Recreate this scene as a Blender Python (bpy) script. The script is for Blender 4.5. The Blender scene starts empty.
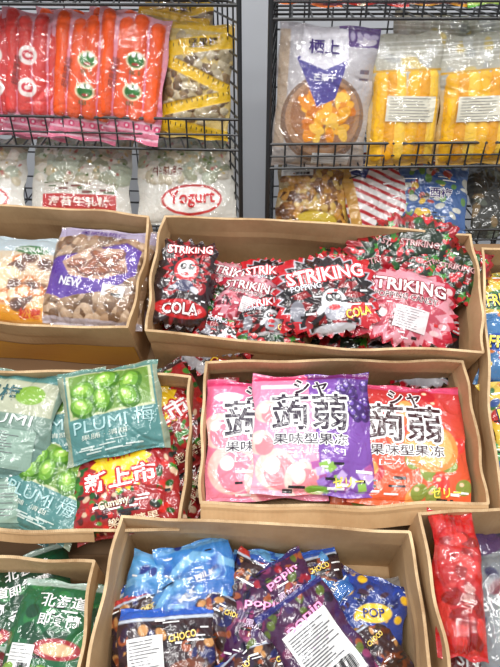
import bpy, math, random
import numpy as np
from mathutils import Matrix, Vector

sc = bpy.context.scene
sc.view_settings.view_transform = 'Standard'
sc.view_settings.exposure = -0.2
CAM = Vector((0, 0, 1.5))
cd = bpy.data.cameras.new("camera"); co = bpy.data.objects.new("camera", cd)
sc.collection.objects.link(co); sc.camera = co
cd.sensor_fit = 'VERTICAL'; cd.sensor_height = 24; cd.lens = 560/667*24
cd.clip_start = 0.02
co.location = CAM; co.rotation_euler = (math.radians(55), 0, 0)

def lin(c):
    c = np.array(c, float)/255.0
    return np.where(c <= 0.04045, c/12.92, ((c+0.055)/1.055)**2.4)
R = math.radians
def T(x, y, z): return Matrix.Translation((x, y, z))
def Rx(a): return Matrix.Rotation(R(a), 4, 'X')
def Ry(a): return Matrix.Rotation(R(a), 4, 'Y')
def Rz(a): return Matrix.Rotation(R(a), 4, 'Z')
MC = Matrix.Translation(CAM)
M30 = MC @ Rx(30)
M15 = MC @ Rx(15)
K = 0.96
def PL(x, y, h, rz=0, rx=0, ry=0): return M30 @ T(x, y, -h) @ Rz(rz) @ Rx(rx) @ Ry(ry)
def P15(x, y, h, rz=0, rx=0, ry=0): return M15 @ T(K*x, K*y, -K*h) @ Rz(rz) @ Rx(rx) @ Ry(ry)
def PW(x, y, z, lean=15, rz=0, yaw=0): return MC @ T(x, y, z) @ Rz(yaw) @ Rx(90-lean) @ Rz(rz)

# ---------------- materials ----------------
def newmat(name):
    m = bpy.data.materials.new(name); m.use_nodes = True
    nt = m.node_tree; return m, nt, nt.nodes["Principled BSDF"]

def crinkle(nt, scale, strengths, dist):
    tc = nt.nodes.new("ShaderNodeTexCoord")
    n = nt.nodes.new("ShaderNodeTexNoise"); n.noise_type = 'RIDGED_MULTIFRACTAL'
    n.inputs["Scale"].default_value = scale; n.inputs["Detail"].default_value = 1.5; n.inputs["Distortion"].default_value = 0.8
    nt.links.new(tc.outputs["Object"], n.inputs["Vector"])
    n2 = nt.nodes.new("ShaderNodeTexNoise"); n2.inputs["Scale"].default_value = scale*2.0; n2.inputs["Detail"].default_value = 1.5; n2.inputs["Distortion"].default_value = 1.5
    nt.links.new(tc.outputs["Object"], n2.inputs["Vector"])
    ad = nt.nodes.new("ShaderNodeMath"); ad.operation = 'MULTIPLY_ADD'; ad.inputs[1].default_value = 0.35
    nt.links.new(n.outputs["Fac"], ad.inputs[0]); nt.links.new(n2.outputs["Fac"], ad.inputs[2])
    out = []
    for s in strengths:
        b = nt.nodes.new("ShaderNodeBump"); b.inputs["Strength"].default_value = s
        b.inputs["Distance"].default_value = dist
        nt.links.new(ad.outputs[0], b.inputs["Height"]); out.append(b)
    return out

def film_mat(name, rough=0.32, coat=0.5, strength=0.6, scale=18, diff=0.22):
    m, nt, p = newmat(name)
    a = nt.nodes.new("ShaderNodeAttribute"); a.attribute_name = "Col"
    nt.links.new(a.outputs["Color"], p.inputs["Base Color"])
    p.inputs["Roughness"].default_value = rough
    p.inputs["Specular IOR Level"].default_value = 0.25
    p.inputs["Coat Weight"].default_value = coat
    p.inputs["Coat Roughness"].default_value = 0.08
    p.inputs["Coat IOR"].default_value = 1.6
    b1, b2 = crinkle(nt, scale, (diff, strength), 0.012)
    nt.links.new(b1.outputs["Normal"], p.inputs["Normal"])
    nt.links.new(b2.outputs["Normal"], p.inputs["Coat Normal"])
    return m
FILM = film_mat("printed_film", 0.42, 1.0, 0.7, 16, 0.3)
MATTE = film_mat("matte_film", 0.45, 0.7, 0.6)
CLEAR = film_mat("inner_wrap", 0.5, 0.2, 0.35, 30, 0.2)
# transparent outer film
m = bpy.data.materials.new("clear_film"); m.use_nodes = True; nt = m.node_tree; nt.nodes.clear()
o = nt.nodes.new("ShaderNodeOutputMaterial"); t = nt.nodes.new("ShaderNodeBsdfTransparent"); g = nt.nodes.new("ShaderNodeBsdfGlossy")
g.inputs["Roughness"].default_value = 0.09; t.inputs[0].default_value = (1, 1, 1, 1)
mxs = nt.nodes.new("ShaderNodeMixShader"); mxs.inputs[0].default_value = 0.11
b, = crinkle(nt, 20, (0.7,), 0.014)
nt.links.new(b.outputs["Normal"], g.inputs["Normal"])
nt.links.new(t.outputs[0], mxs.inputs[1]); nt.links.new(g.outputs[0], mxs.inputs[2])
nt.links.new(mxs.outputs[0], o.inputs[0]); SHELL = m

def cardboard(name, c1, c2, wave=0.0):
    m, nt, p = newmat(name)
    tc = nt.nodes.new("ShaderNodeTexCoord")
    n = nt.nodes.new("ShaderNodeTexNoise"); n.inputs["Scale"].default_value = 11; n.inputs["Detail"].default_value = 9; n.inputs["Roughness"].default_value = 0.65
    nt.links.new(tc.outputs["Object"], n.inputs["Vector"])
    r = nt.nodes.new("ShaderNodeValToRGB")
    r.color_ramp.elements[0].position = 0.32; r.color_ramp.elements[1].position = 0.66
    r.color_ramp.elements[0].color = (*lin(c1), 1); r.color_ramp.elements[1].color = (*lin(c2), 1)
    nt.links.new(n.outputs["Fac"], r.inputs["Fac"])
    nt.links.new(r.outputs["Color"], p.inputs["Base Color"])
    p.inputs["Roughness"].default_value = 0.7
    p.inputs["Specular IOR Level"].default_value = 0.35
    w = nt.nodes.new("ShaderNodeTexWave"); w.inputs["Scale"].default_value = 45 if not wave else wave
    w.inputs["Distortion"].default_value = 0.6
    nt.links.new(tc.outputs["Object"], w.inputs["Vector"])
    b = nt.nodes.new("ShaderNodeBump"); b.inputs["Strength"].default_value = 0.15 if not wave else 0.6
    b.inputs["Distance"].default_value = 0.001
    nt.links.new(w.outputs["Fac"], b.inputs["Height"])
    b2 = nt.nodes.new("ShaderNodeBump"); b2.inputs["Strength"].default_value = 0.25; b2.inputs["Distance"].default_value = 0.004
    nt.links.new(n.outputs["Fac"], b2.inputs["Height"]); nt.links.new(b.outputs["Normal"], b2.inputs["Normal"])
    nt.links.new(b2.outputs["Normal"], p.inputs["Normal"])
    return m
CARD = cardboard("cardboard", (184,148,106), (206,173,130))
RIM = cardboard("cardboard_cut_edge", (150,114,76), (228,200,158), 120)
m, nt, p = newmat("packing_tape"); p.inputs["Base Color"].default_value = (*lin((214,160,60)), 1); p.inputs["Roughness"].default_value = 0.25
TAPE = m
m, nt, p = newmat("black_wire"); p.inputs["Base Color"].default_value = (0.012,0.013,0.015,1); p.inputs["Roughness"].default_value = 0.4
WIRE = m
def plain(name, c1, c2, scale=6, rough=0.7):
    m, nt, p = newmat(name)
    tc = nt.nodes.new("ShaderNodeTexCoord")
    n = nt.nodes.new("ShaderNodeTexNoise"); n.inputs["Scale"].default_value = scale; n.inputs["Detail"].default_value = 5
    nt.links.new(tc.outputs["Object"], n.inputs["Vector"])
    r = nt.nodes.new("ShaderNodeValToRGB")
    r.color_ramp.elements[0].color = (*lin(c1), 1); r.color_ramp.elements[1].color = (*lin(c2), 1)
    nt.links.new(n.outputs["Fac"], r.inputs["Fac"]); nt.links.new(r.outputs["Color"], p.inputs["Base Color"])
    p.inputs["Roughness"].default_value = rough
    return m

# ---------------- text ----------------
_tc = {}
def text_geo(s, off):
    k = (s, round(off, 3))
    if k in _tc: return _tc[k]
    cu = bpy.data.curves.new("t", 'FONT'); cu.body = s; cu.size = 1
    cu.align_x = 'CENTER'; cu.align_y = 'CENTER'; cu.offset = off; cu.resolution_u = 2
    ob = bpy.data.objects.new("t", cu); sc.collection.objects.link(ob)
    bpy.context.view_layer.update()
    ev = ob.evaluated_get(bpy.context.evaluated_depsgraph_get())
    me = ev.to_mesh()
    V = np.array([v.co[:2] for v in me.vertices]) if len(me.vertices) else np.zeros((0, 2))
    F = [tuple(p.vertices) for p in me.polygons]
    ev.to_mesh_clear(); bpy.data.objects.remove(ob); bpy.data.curves.remove(cu)
    _tc[k] = (V, F); return V, F

# ---------------- bag ----------------
class Bag:
    def __init__(s, name, W, H, th=0.02, res=0.0017, seed=0, base=(200,200,200), seal=0.07, spiky=0, nsp=22, wr=0.0014, mat=None, bend=0.0, ncr=12):
        s.name, s.W, s.H, s.th, s.seal, s.mat = name, W, H, th, seal, mat or FILM
        s.S = W/2; s.rng = np.random.default_rng(seed+7); s.bend = bend
        s.wr = wr
        s.ph = s.rng.uniform(0, 6.28, 8); s.fr = s.rng.uniform(20, 70, (6, 2))*s.rng.choice([-1, 1], (6, 2))
        s.cr = []
        for i in range(ncr):
            edge = s.rng.random() < 0.65
            a = s.rng.uniform(0, 6.28)
            if edge:
                side = s.rng.integers(4); q = s.rng.uniform(-0.9, 0.9)
                cx, cy = [(q, -0.8), (q, 0.8), (-0.8, q), (0.8, q)][side]
                a = math.atan2(cy*H, cx*W)+s.rng.uniform(-0.6, 0.6)
            else: cx, cy = s.rng.uniform(-0.6, 0.6, 2)
            s.cr.append((cx*W/2, cy*H/2, math.cos(a), math.sin(a), s.rng.uniform(0.012, 0.035), s.rng.uniform(0.0022, 0.0045), s.rng.choice([-0.0022, -0.0015, 0.0007])))
        nu = int(W/res); nu += (4-nu % 4) % 4; nv = int(H/res); nv += (4-nv % 4) % 4
        s.nu, s.nv = nu, nv
        u, v = np.meshgrid(np.linspace(-1, 1, nu+1), np.linspace(-1, 1, nv+1))
        s.u, s.v = u, v
        x, y = u*W/2, v*H/2
        m = np.maximum(abs(u), abs(v))
        if spiky:
            th_ = np.arctan2(y, x)
            tri = abs(((th_/(2*math.pi)*nsp + s.rng.uniform()) % 1)*2-1)
            rr = 1 + (spiky*(tri-0.5)*2)*m**8
            rr *= 1 - 0.12*m**4*np.abs(np.sin(2*th_))**3
            x, y = x*rr, y*rr
        else:
            x = x*(1-0.035*(1-v**2)*(abs(u)**2)) + 0.002*np.sin(v*7+s.ph[0])*abs(u)
            y = y*(1-0.02*(1-u**2)) + 0.002*np.sin(u*6+s.ph[1])*abs(v)
        s.x, s.y = x, y
        s.col = np.tile(lin(base), (nv+1, nu+1, 1))
        s.ex = np.zeros_like(x)
        s.xv, s.xf, s.xc = [], [], []; s.nx = 0
    def z(s, x, y):
        u = np.clip(x/(s.W/2), -1, 1); v = np.clip(y/(s.H/2)/(1-s.seal), -1, 1)
        b = np.clip(1-abs(u)**2.6, 0, 1)**0.6*np.clip(1-abs(v)**2.8, 0, 1)**0.6
        edge = np.maximum(abs(u), abs(v))**2
        w = 0
        for i in range(6):
            w = w + np.sin(x*s.fr[i, 0]*1.6+y*s.fr[i, 1]*1.6+s.ph[i]+2*np.sin(x*30+s.ph[i]))
        w = w*s.wr*(0.16+0.5*edge)
        rad = np.sin(u*17+3*np.sin(u*4+s.ph[6]))*np.exp(-(1-abs(v))*5)*(abs(v) < 1)*s.wr*1.1*(1-abs(u)**4)
        rad2 = np.sin(v*14+3*np.sin(v*5+s.ph[7]))*np.exp(-(1-abs(u))*7)*s.wr*0.8
        for (cx, cy, c, n, L, wd, h) in s.cr:
            dx, dy = x-cx, y-cy; a = dx*c+dy*n; p = -dx*n+dy*c+8*a*a*(1 if h > 0 else -1)
            w = w + h*np.exp(-(p/wd)**2-(a/L)**2)
        ben = s.bend*u*u + 0.008*np.sin(s.ph[2]+1.6*u+1.1*v)*abs(v)**2*0.6 + 0.004*np.sin(s.ph[3]+2.2*u-1.5*v)
        return s.th*b + w + rad + rad2 + ben
    def _l(s, cx, cy, rot=0):
        dx = s.x/s.S - cx; dy = (s.y - cy*s.H/2)/s.S
        if rot:
            c, n = math.cos(R(rot)), math.sin(R(rot)); dx, dy = dx*c+dy*n, -dx*n+dy*c
        return dx, dy
    def _m(s, mask, col):
        s.col[:] = s.col*(1-mask[..., None]) + lin(col)*mask[..., None]
    def ell(s, cx, cy, rx, ry, col, rot=0, flat=False):
        dx, dy = s._l(cx, cy, rot); d = np.sqrt((dx/rx)**2+(dy/ry)**2)
        mk = np.clip((1-d)*min(rx, ry)*s.S/0.0012+0.5, 0, 1); s._m(mk, col)
        if flat: s.ex *= (1-mk)
        return s
    def rect(s, cx, cy, w, h, col, rot=0, flat=False):
        dx, dy = s._l(cx, cy, rot); d = np.minimum(w-abs(dx), h-abs(dy))*s.S
        mk = np.clip(d/0.0012+0.5, 0, 1); s._m(mk, col)
        if flat: s.ex *= (1-mk)
        return s
    def star(s, cx, cy, r, n, inner, col, rot=0, sy=1):
        dx, dy = s._l(cx, cy, rot); dy = dy/sy
        a = np.arctan2(dy, dx); tri = abs(((a/(2*math.pi)*n) % 1)*2-1)
        d = np.sqrt(dx*dx+dy*dy); rr = r*(inner+(1-inner)*tri)
        s._m(np.clip((rr-d)*s.S/0.0012+0.5, 0, 1), col); return s
    def poly(s, pts, col, flat=False):
        X, Y = s.x/(s.W/2), s.y/(s.H/2); ins = np.zeros(X.shape, bool); n = len(pts)
        for i in range(n):
            x1, y1 = pts[i]; x2, y2 = pts[(i+1) % n]
            if y1 == y2: continue
            c = ((y1 > Y) != (y2 > Y)) & (X < (x2-x1)*(Y-y1)/(y2-y1)+x1); ins ^= c
        s._m(ins.astype(float), col)
        if flat: s.ex = np.where(ins, s.ex*0.3, s.ex)
        return s
    def grad(s, c1, c2, axis='y'):
        t = ((s.v if axis == 'y' else s.u)+1)/2
        s.col[:] = lin(c1)*(1-t[..., None])+lin(c2)*t[..., None]; return s
    def blobs(s, n, box, r, cols, hz=0.4, asp=1.4, var=0.3):
        x0, x1, y0, y1 = box
        for i in range(n):
            cx, cy = s.rng.uniform(x0, x1), s.rng.uniform(y0, y1)
            rr = r*s.rng.uniform(1-var, 1+var); c = cols[s.rng.integers(len(cols))]
            dx, dy = s._l(cx, cy, s.rng.uniform(0, 180)); d2 = (dx/(rr*asp))**2+(dy/rr)**2
            h = np.sqrt(np.clip(1-d2, 0, 1))*rr*s.S*hz + s.rng.uniform(0, 0.0006)
            mk = (d2 < 1) & (h > s.ex)
            s.ex = np.where(mk, h, s.ex)
            k = s.rng.uniform(0.85, 1.1); s.col[mk] = np.clip(lin(c)*k, 0, 1)
        return s
    def confetti(s, n, cols, r=0.12, box=(-1, 1, -1, 1), asp=0.7):
        for i in range(n):
            s.ell(s.rng.uniform(box[0], box[1]), s.rng.uniform(box[2], box[3]), r*s.rng.uniform(0.6, 1.3), r*asp*s.rng.uniform(0.6, 1.3), cols[i % len(cols)], s.rng.uniform(0, 180))
        return s
    def tiny(s, n, cols=((240,240,240),(30,30,34)), box=(-0.85, 0.85, -0.85, 0.85), w=0.16, h=0.018, rot=0):
        for i in range(n):
            s.patch(s.rng.uniform(box[0], box[1]), s.rng.uniform(box[2], box[3]), w*s.rng.uniform(0.4, 1.2), h*s.rng.uniform(0.6, 1.5), cols[i % len(cols)], rot, 0.0012, 2)
        return s
    def stick(s, x0, y0, x1, y1, r, col, hz=0.7):
        A = np.array([x0*s.S, y0*s.H/2]); B = np.array([x1*s.S, y1*s.H/2]); d = B-A
        t = np.clip(((s.x-A[0])*d[0]+(s.y-A[1])*d[1])/d.dot(d), 0, 1)
        D = np.hypot(s.x-A[0]-t*d[0], s.y-A[1]-t*d[1])/(r*s.S)
        h = np.sqrt(np.clip(1-D*D, 0, 1))*r*s.S*hz
        mk = (D < 1) & (h > s.ex); s.ex = np.where(mk, h, s.ex); s.col[mk] = lin(col); return s
    def _add(s, V, F, col, eps):
        z = s.z(V[:, 0], V[:, 1])+eps
        s.xv.append(np.column_stack([V, z])); s.xf += [tuple(i+s.nx for i in f) for f in F]
        s.xc.append(np.tile(lin(col), (len(V), 1))); s.nx += len(V)
    def text(s, t, cx, cy, w, col, h=None, rot=0, off=0.012, out=None, ow=0.05, eps=0.0012):
        off = min(off, 0.02)
        V0, F0 = text_geo(t, off)
        if not len(V0): return s
        a, b = V0.min(0), V0.max(0); c = (a+b)/2; sx = w*2*s.S/(b[0]-a[0])
        sy = sx if h is None else h*2*s.S/(b[1]-a[1])
        cr, sr = math.cos(R(rot)), math.sin(R(rot))
        P = (V0-c)*[sx, sy]
        P = np.column_stack([P[:, 0]*cr-P[:, 1]*sr+cx*s.S, P[:, 0]*sr+P[:, 1]*cr+cy*s.H/2])
        if out:
            d = ow*(sx+sy)/2
            for k in range(8):
                an = k*math.pi/4
                s._add(P+[d*math.cos(an), d*math.sin(an)], F0, out, eps+0.00003*k)
        s._add(P, F0, col, eps+0.0008)
        return s
    def patch(s, cx, cy, w, h, col, rot=0, eps=0.0010, n=6):
        g = np.linspace(-1, 1, n+1); a, b = np.meshgrid(g, g)
        a, b = a.ravel()*w*s.S, b.ravel()*h*s.S
        cr, sr = math.cos(R(rot)), math.sin(R(rot))
        P = np.column_stack([a*cr-b*sr+cx*s.S, a*sr+b*cr+cy*s.H/2])
        F = [(j*(n+1)+i, j*(n+1)+i+1, (j+1)*(n+1)+i+1, (j+1)*(n+1)+i) for j in range(n) for i in range(n)]
        s._add(P, F, col, eps); return s
    def label(s, cx, cy, w, h, rot=0, lines=7, eps=0.0022, bar=True, bg=(222,222,220)):
        s.patch(cx, cy, w, h, bg, rot, eps, 12)
        cr, sr = math.cos(R(rot)), math.sin(R(rot))
        k = s.S/(s.H/2)
        def at(a, b): return cx+a*cr-b*sr, cy+(a*sr+b*cr)*k
        lo = -h*0.8 if not bar else -h*0.3
        for i in range(lines):
            b = lo+(h*0.82-lo)*i/(lines-1); ln = s.rng.uniform(0.55, 0.88)*w
            q = at(-(0.88*w-ln), b)
            s.patch(q[0], q[1], ln, h*0.018, (96,96,102), rot, eps+0.0008, 8)
        if bar:
            for i in range(18):
                a = -0.1*w + 0.9*w*i/18
                s.patch(*at(a, -h*0.65), 0.012*w*s.rng.integers(1, 3), h*0.22, (40,40,45), rot, eps+0.0008, 2)
        return s
    def build(s, M):
        nu, nv = s.nu, s.nv
        z0 = s.z(s.x, s.y)
        z = z0+s.ex*np.clip(6*(1-abs(s.u)), 0, 1)
        z = z + 0.0005*np.sin(s.y*2200)*((abs(s.v) > 1-s.seal*1.2))
        V = np.column_stack([s.x.ravel(), s.y.ravel(), z.ravel()])
        idx = np.arange((nu+1)*(nv+1)).reshape(nv+1, nu+1)
        F = np.stack([idx[:-1, :-1], idx[:-1, 1:], idx[1:, 1:], idx[1:, :-1]], -1).reshape(-1, 4)
        C = s.col.reshape(-1, 3)
        k = 4
        bx, by = s.x[::k, ::k], s.y[::k, ::k]
        e = np.zeros_like(bx, bool); e[0] = e[-1] = True; e[:, 0] = e[:, -1] = True
        zf = z[::k, ::k]; zb = np.where(e, zf-0.0004, -0.6*s.z(bx, by))
        zb = np.minimum(zb, zf-0.0003)
        n0 = len(V); V = np.vstack([V, np.column_stack([bx.ravel(), by.ravel(), zb.ravel()])])
        C = np.vstack([C, s.col[::k, ::k].reshape(-1, 3)])
        jd = np.arange(bx.size).reshape(bx.shape)+n0
        F2 = np.stack([jd[:-1, :-1], jd[1:, :-1], jd[1:, 1:], jd[:-1, 1:]], -1).reshape(-1, 4)
        faces = F.tolist()+F2.tolist(); nf = len(faces); mi = [0]*nf
        if s.mat is CLEAR:
            q = 2; fx, fy = s.x[::q, ::q], s.y[::q, ::q]; fu, fv = s.u[::q, ::q], s.v[::q, ::q]
            sh = np.clip((1-fu**4), 0, 1)*np.clip(1-fv**4, 0, 1)
            fz = z0[::q, ::q]+0.0006+(s.ex.max()*0.9+0.0035)*sh + 0.0006*np.sin(fx*260+3*np.sin(fy*90))*sh
            n2 = len(V); V = np.vstack([V, np.column_stack([fx.ravel(), fy.ravel(), fz.ravel()])])
            C = np.vstack([C, np.ones((fx.size, 3))])
            jd = np.arange(fx.size).reshape(fx.shape)+n2
            F3 = np.stack([jd[:-1, :-1], jd[:-1, 1:], jd[1:, 1:], jd[1:, :-1]], -1).reshape(-1, 4).tolist()
            faces += F3; mi += [1]*len(F3); nf = len(faces)
        n1 = len(V)
        if s.nx:
            V = np.vstack([V]+s.xv); C = np.vstack([C]+s.xc); faces += [tuple(i+n1 for i in f) for f in s.xf]
        mi += [0]*(len(faces)-len(mi))
        me = bpy.data.meshes.new(s.name); me.from_pydata(V.tolist(), [], faces)
        at = me.color_attributes.new("Col", 'FLOAT_COLOR', 'POINT')
        at.data.foreach_set("color", np.column_stack([C, np.ones(len(C))]).ravel())
        sm = np.zeros(len(faces), bool); sm[:nf] = True
        me.polygons.foreach_set("use_smooth", sm)
        me.materials.append(s.mat); me.materials.append(SHELL)
        me.polygons.foreach_set("material_index", mi); me.update()
        ob = bpy.data.objects.new(s.name, me); sc.collection.objects.link(ob); ob.matrix_world = M
        return ob

def mesh_obj(name, V, F, mats, mi=None, M=None, smooth=False):
    me = bpy.data.meshes.new(name); me.from_pydata([tuple(v) for v in V], [], F)
    for m in mats: me.materials.append(m)
    if mi is not None: me.polygons.foreach_set("material_index", mi)
    if smooth: me.polygons.foreach_set("use_smooth", [True]*len(F))
    me.update(); ob = bpy.data.objects.new(name, me); sc.collection.objects.link(ob)
    if M is not None: ob.matrix_world = M
    return ob

# ---------------- carton ----------------
def carton(name, M, w, d, h, bulge=0.006, seed=0, flap=None, tape=None, th=0.004, flare=0.0):
    rg = random.Random(seed); ph = [rg.uniform(0, 6.28) for _ in range(8)]
    N = 26; nz = 14
    sides = [((-w/2, -d/2), (w/2, -d/2), (0, -1)), ((w/2, -d/2), (w/2, d/2), (1, 0)),
             ((w/2, d/2), (-w/2, d/2), (0, 1)), ((-w/2, d/2), (-w/2, -d/2), (-1, 0))]
    def pt(si, s, zl, inn):
        a, b, n = sides[si]; zz = -h*zl
        o = bulge*math.sin(math.pi*s)*(1-0.7*zl)*(0.7+0.5*math.sin(ph[si]+3*s)) + flare*(1-zl) + 0.0012*math.sin(s*17+ph[si+4])*(1-zl)
        o -= 0.0022*math.exp(-((zl-0.30)/0.06)**2)*(0.5+0.5*math.sin(s*5+ph[si]))
        o += 0.0016*math.sin(s*11+zl*6+ph[si])*math.sin(math.pi*s)
        if inn: o -= th
        L = math.hypot(b[0]-a[0], b[1]-a[1]); e = (th if inn else 0.0015)/L
        ss = e+(1-2*e)*s
        top = (0.003*math.sin(s*7+ph[si])+0.0012*math.sin(s*23+ph[si+4]))*math.sin(math.pi*s)*(1-zl)
        return (a[0]+(b[0]-a[0])*ss+n[0]*o, a[1]+(b[1]-a[1])*ss+n[1]*o, zz+top)
    V, F, MI = [], [], []
    per = [(si, k/(N-1)) for si in range(4) for k in range(N)]; P = len(per)
    for inn in (0, 1):
        for j in range(nz+1):
            for si, s in per:
                x, y, z = pt(si, s, j/nz, inn)
                if inn and j == nz: z += th
                V.append((x, y, z))
    def id_(inn, j, i): return inn*(nz+1)*P+j*P+(i % P)
    for j in range(nz):
        for i in range(P):
            F.append((id_(0, j, i), id_(0, j+1, i), id_(0, j+1, i+1), id_(0, j, i+1))); MI.append(0)
            F.append((id_(1, j, i), id_(1, j, i+1), id_(1, j+1, i+1), id_(1, j+1, i))); MI.append(0)
    for i in range(P):
        F.append((id_(0, 0, i), id_(0, 0, i+1), id_(1, 0, i+1), id_(1, 0, i))); MI.append(1)
    F.append(tuple(id_(1, nz, i) for i in range(P))); MI.append(0)
    F.append(tuple(id_(0, nz, P-1-i) for i in range(P))); MI.append(0)
    if flap:
        L, ang, x0, x1 = flap; n0 = len(V); nx = 20; ny = 6
        for side in (0, 1):
            for j in range(ny+1):
                for i in range(nx+1):
                    s = x0+(x1-x0)*i/nx; px, py, pz = pt(0, s, 0, 0)
                    r = L*j/ny; a = R(ang)*min(1, j/1.5)
                    c = 0.003*math.sin(s*6+1)*j/ny
                    V.append((px, py+0.001-r*math.cos(a), pz-r*math.sin(a)+c-(0.003 if side else 0)))
        def q(sd, j, i): return n0+sd*(nx+1)*(ny+1)+j*(nx+1)+i
        for j in range(ny):
            for i in range(nx):
                F.append((q(0, j, i), q(0, j+1, i), q(0, j+1, i+1), q(0, j, i+1))); MI.append(0)
                F.append((q(1, j, i), q(1, j, i+1), q(1, j+1, i+1), q(1, j+1, i))); MI.append(0)
        for i in range(nx): F.append((q(0, ny, i), q(1, ny, i), q(1, ny, i+1), q(0, ny, i+1))); MI.append(1)
        for j in range(ny):
            F.append((q(0, j, 0), q(1, j, 0), q(1, j+1, 0), q(0, j+1, 0))); MI.append(1)
            F.append((q(0, j, nx), q(0, j+1, nx), q(1, j+1, nx), q(1, j, nx))); MI.append(1)
    if tape:
        z0, z1, s0, s1 = tape; n0 = len(V); nx = 24; nt_ = 6
        for jj in range(nt_+1):
            zl = z0+(z1-z0)*jj/nt_
            for i in range(nx+1):
                x, y, z = pt(0, s0+(s1-s0)*i/nx, zl, 0); V.append((x, y-0.0010, z))
        for j in range(nt_):
            for i in range(nx):
                a = n0+j*(nx+1)+i; F.append((a, a+nx+1, a+nx+2, a+1)); MI.append(2)
    return mesh_obj(name, V, F, [CARD, RIM, TAPE], MI, M)

BX = "cardboard_display_box"
HB = 0.975
def boxL(x, y, rim, w, d, rz=0, **k): return carton(BX, PL(x, y, rim, rz), w, d, HB-rim, **k)
boxL(0.107, 0.473, 0.805, 0.535, 0.225, -4, seed=1, bulge=0.008)
boxL(-0.386, 0.512, 0.81, 0.40, 0.222, -4, seed=2, tape=(0.45, 0.98, 0, 0.99))
boxL(0.135, 0.228, 0.829, 0.415, 0.222, 0, seed=3, bulge=0.005, flap=(0.032, 35, 0.0, 1.0))
boxL(-0.297, 0.203, 0.833, 0.40, 0.236, -1.5, seed=4, flap=(0.018, 40, 0.0, 0.70))
boxL(0.575, 0.30, 0.815, 0.40, 0.45, -6.3, seed=5)
def box15(x, y, rim, w, d, rz=0, **k): return carton(BX, P15(x, y, rim, rz), w*K, d*K, (0.937-rim)*K, **k)
box15(0.012, 0.157, 0.787, 0.415, 0.30, -3, seed=6, bulge=0.005)
box15(-0.37, 0.12, 0.808, 0.30, 0.29, -1, seed=7)
box15(0.392, 0.165, 0.765, 0.31, 0.30, 0, seed=8)

# ---------------- stand ----------------
def slab(V, F, M, x0, x1, y0, y1, z0, z1):
    n = len(V)
    for z in (z0, z1):
        for (x, y) in ((x0, y0), (x1, y0), (x1, y1), (x0, y1)): V.append(M @ Vector((x, y, z)))
    F += [(n, n+3, n+2, n+1), (n+4, n+5, n+6, n+7)]+[(n+i, n+(i+1) % 4, n+4+(i+1) % 4, n+4+i) for i in range(4)]
V, F = [], []
slab(V, F, M30, -0.62, 0.80, 0.05, 0.66, -0.995, -0.9755)
slab(V, F, M15, -0.56, 0.58, -0.05, 0.30, -0.925, -0.9005)
for x in (-0.58, 0.74):
    slab(V, F, Matrix.Identity(4), x, x+0.04, 0.58, 0.62, 0, 0.655)
    slab(V, F, Matrix.Identity(4), x, x+0.04, 0.98, 1.02, 0, 0.88)
for x in (-0.52, 0.50):
    slab(V, F, Matrix.Identity(4), x, x+0.04, 0.22, 0.26, 0, 0.61)
    slab(V, F, Matrix.Identity(4), x, x+0.04, 0.46, 0.50, 0, 0.665)
mesh_obj("sloped_display_stand", V, F, [plain("stand_board", (120,90,60), (140,108,74))])

# ---------------- room ----------------
def quad(name, pts, mat): return mesh_obj(name, pts, [(0, 1, 2, 3)], [mat])
quad("floor", [(-3,-2,0),(3,-2,0),(3,1.75,0),(-3,1.75,0)], plain("floor_tile", (120,118,115), (150,148,144), 3, 0.35))
quad("wall_back", [(-3,1.75,0),(3,1.75,0),(3,1.75,3),(-3,1.75,3)], plain("painted_wall", (176,180,188), (192,196,202), 2))

# ---------------- racks ----------------
def wire_rack(name, fl, fr, bl, br, shelves, ztop, zbot, sides=(1, 1)):
    V, F = [], []
    def wire(p, q, r=0.0018):
        p, q = Vector(p)+CAM, Vector(q)+CAM; d = (q-p).normalized()
        a = d.orthogonal().normalized(); b = d.cross(a); n = len(V)
        for e in (p, q):
            for k in range(6):
                t = k*math.pi/3; V.append(e+(a*math.cos(t)+b*math.sin(t))*r)
        for k in range(6): F.append((n+k, n+(k+1) % 6, n+6+(k+1) % 6, n+6+k))
        F.append(tuple(n+5-k for k in range(6))); F.append(tuple(n+6+k for k in range(6)))
    def lp(a, b, t): return (a[0]+(b[0]-a[0])*t, a[1]+(b[1]-a[1])*t)
    def panel(a, b, z0, z1, sx, sz, r=0.0017):
        L = math.hypot(b[0]-a[0], b[1]-a[1]); n = max(1, round(L/sx)); mz = max(1, round((z1-z0)/sz))
        for i in range(n+1):
            p = lp(a, b, i/n); wire((*p, z0), (*p, z1), r)
        for j in range(mz+1):
            z = z0+(z1-z0)*j/mz; wire((*a, z), (*b, z), r*1.2)
    for (z, lip) in shelves:
        panel(fl, fr, z, z+lip, 0.032, lip/2)
        wire((*fl, z+lip), (*fr, z+lip), 0.0028); wire((*fl, z), (*fr, z), 0.0028)
        n = 18
        for i in range(n+1): wire((*lp(fl, fr, i/n), z), (*lp(bl, br, i/n), z))
        for i in range(5): wire((*lp(fl, bl, i/4), z), (*lp(fr, br, i/4), z), 0.002)
    if sides[0]: panel(fl, bl, zbot, ztop, 0.045, 0.026)
    if sides[1]: panel(fr, br, zbot, ztop, 0.045, 0.026)
    panel(bl, br, zbot, ztop, 0.06, 0.06)
    for c in (fl, fr, bl, br): wire((*c, -1.5), (*c, ztop), 0.0045)
    mesh_obj(name, V, F, [WIRE])
wire_rack("wire_display_rack", (-0.64, 1.09), (-0.018, 1.05), (-0.64, 1.40), (-0.095, 1.36),
          [(-0.319, 0.055), (-0.52, 0.045), (-0.085, 0.05)], 0.25, -0.55)
wire_rack("wire_display_rack", (0.034, 1.05), (0.66, 1.07), (0.055, 1.36), (0.66, 1.38),
          [(-0.353, 0.045), (-0.53, 0.045), (-0.105, 0.05)], 0.25, -0.56)

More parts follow.
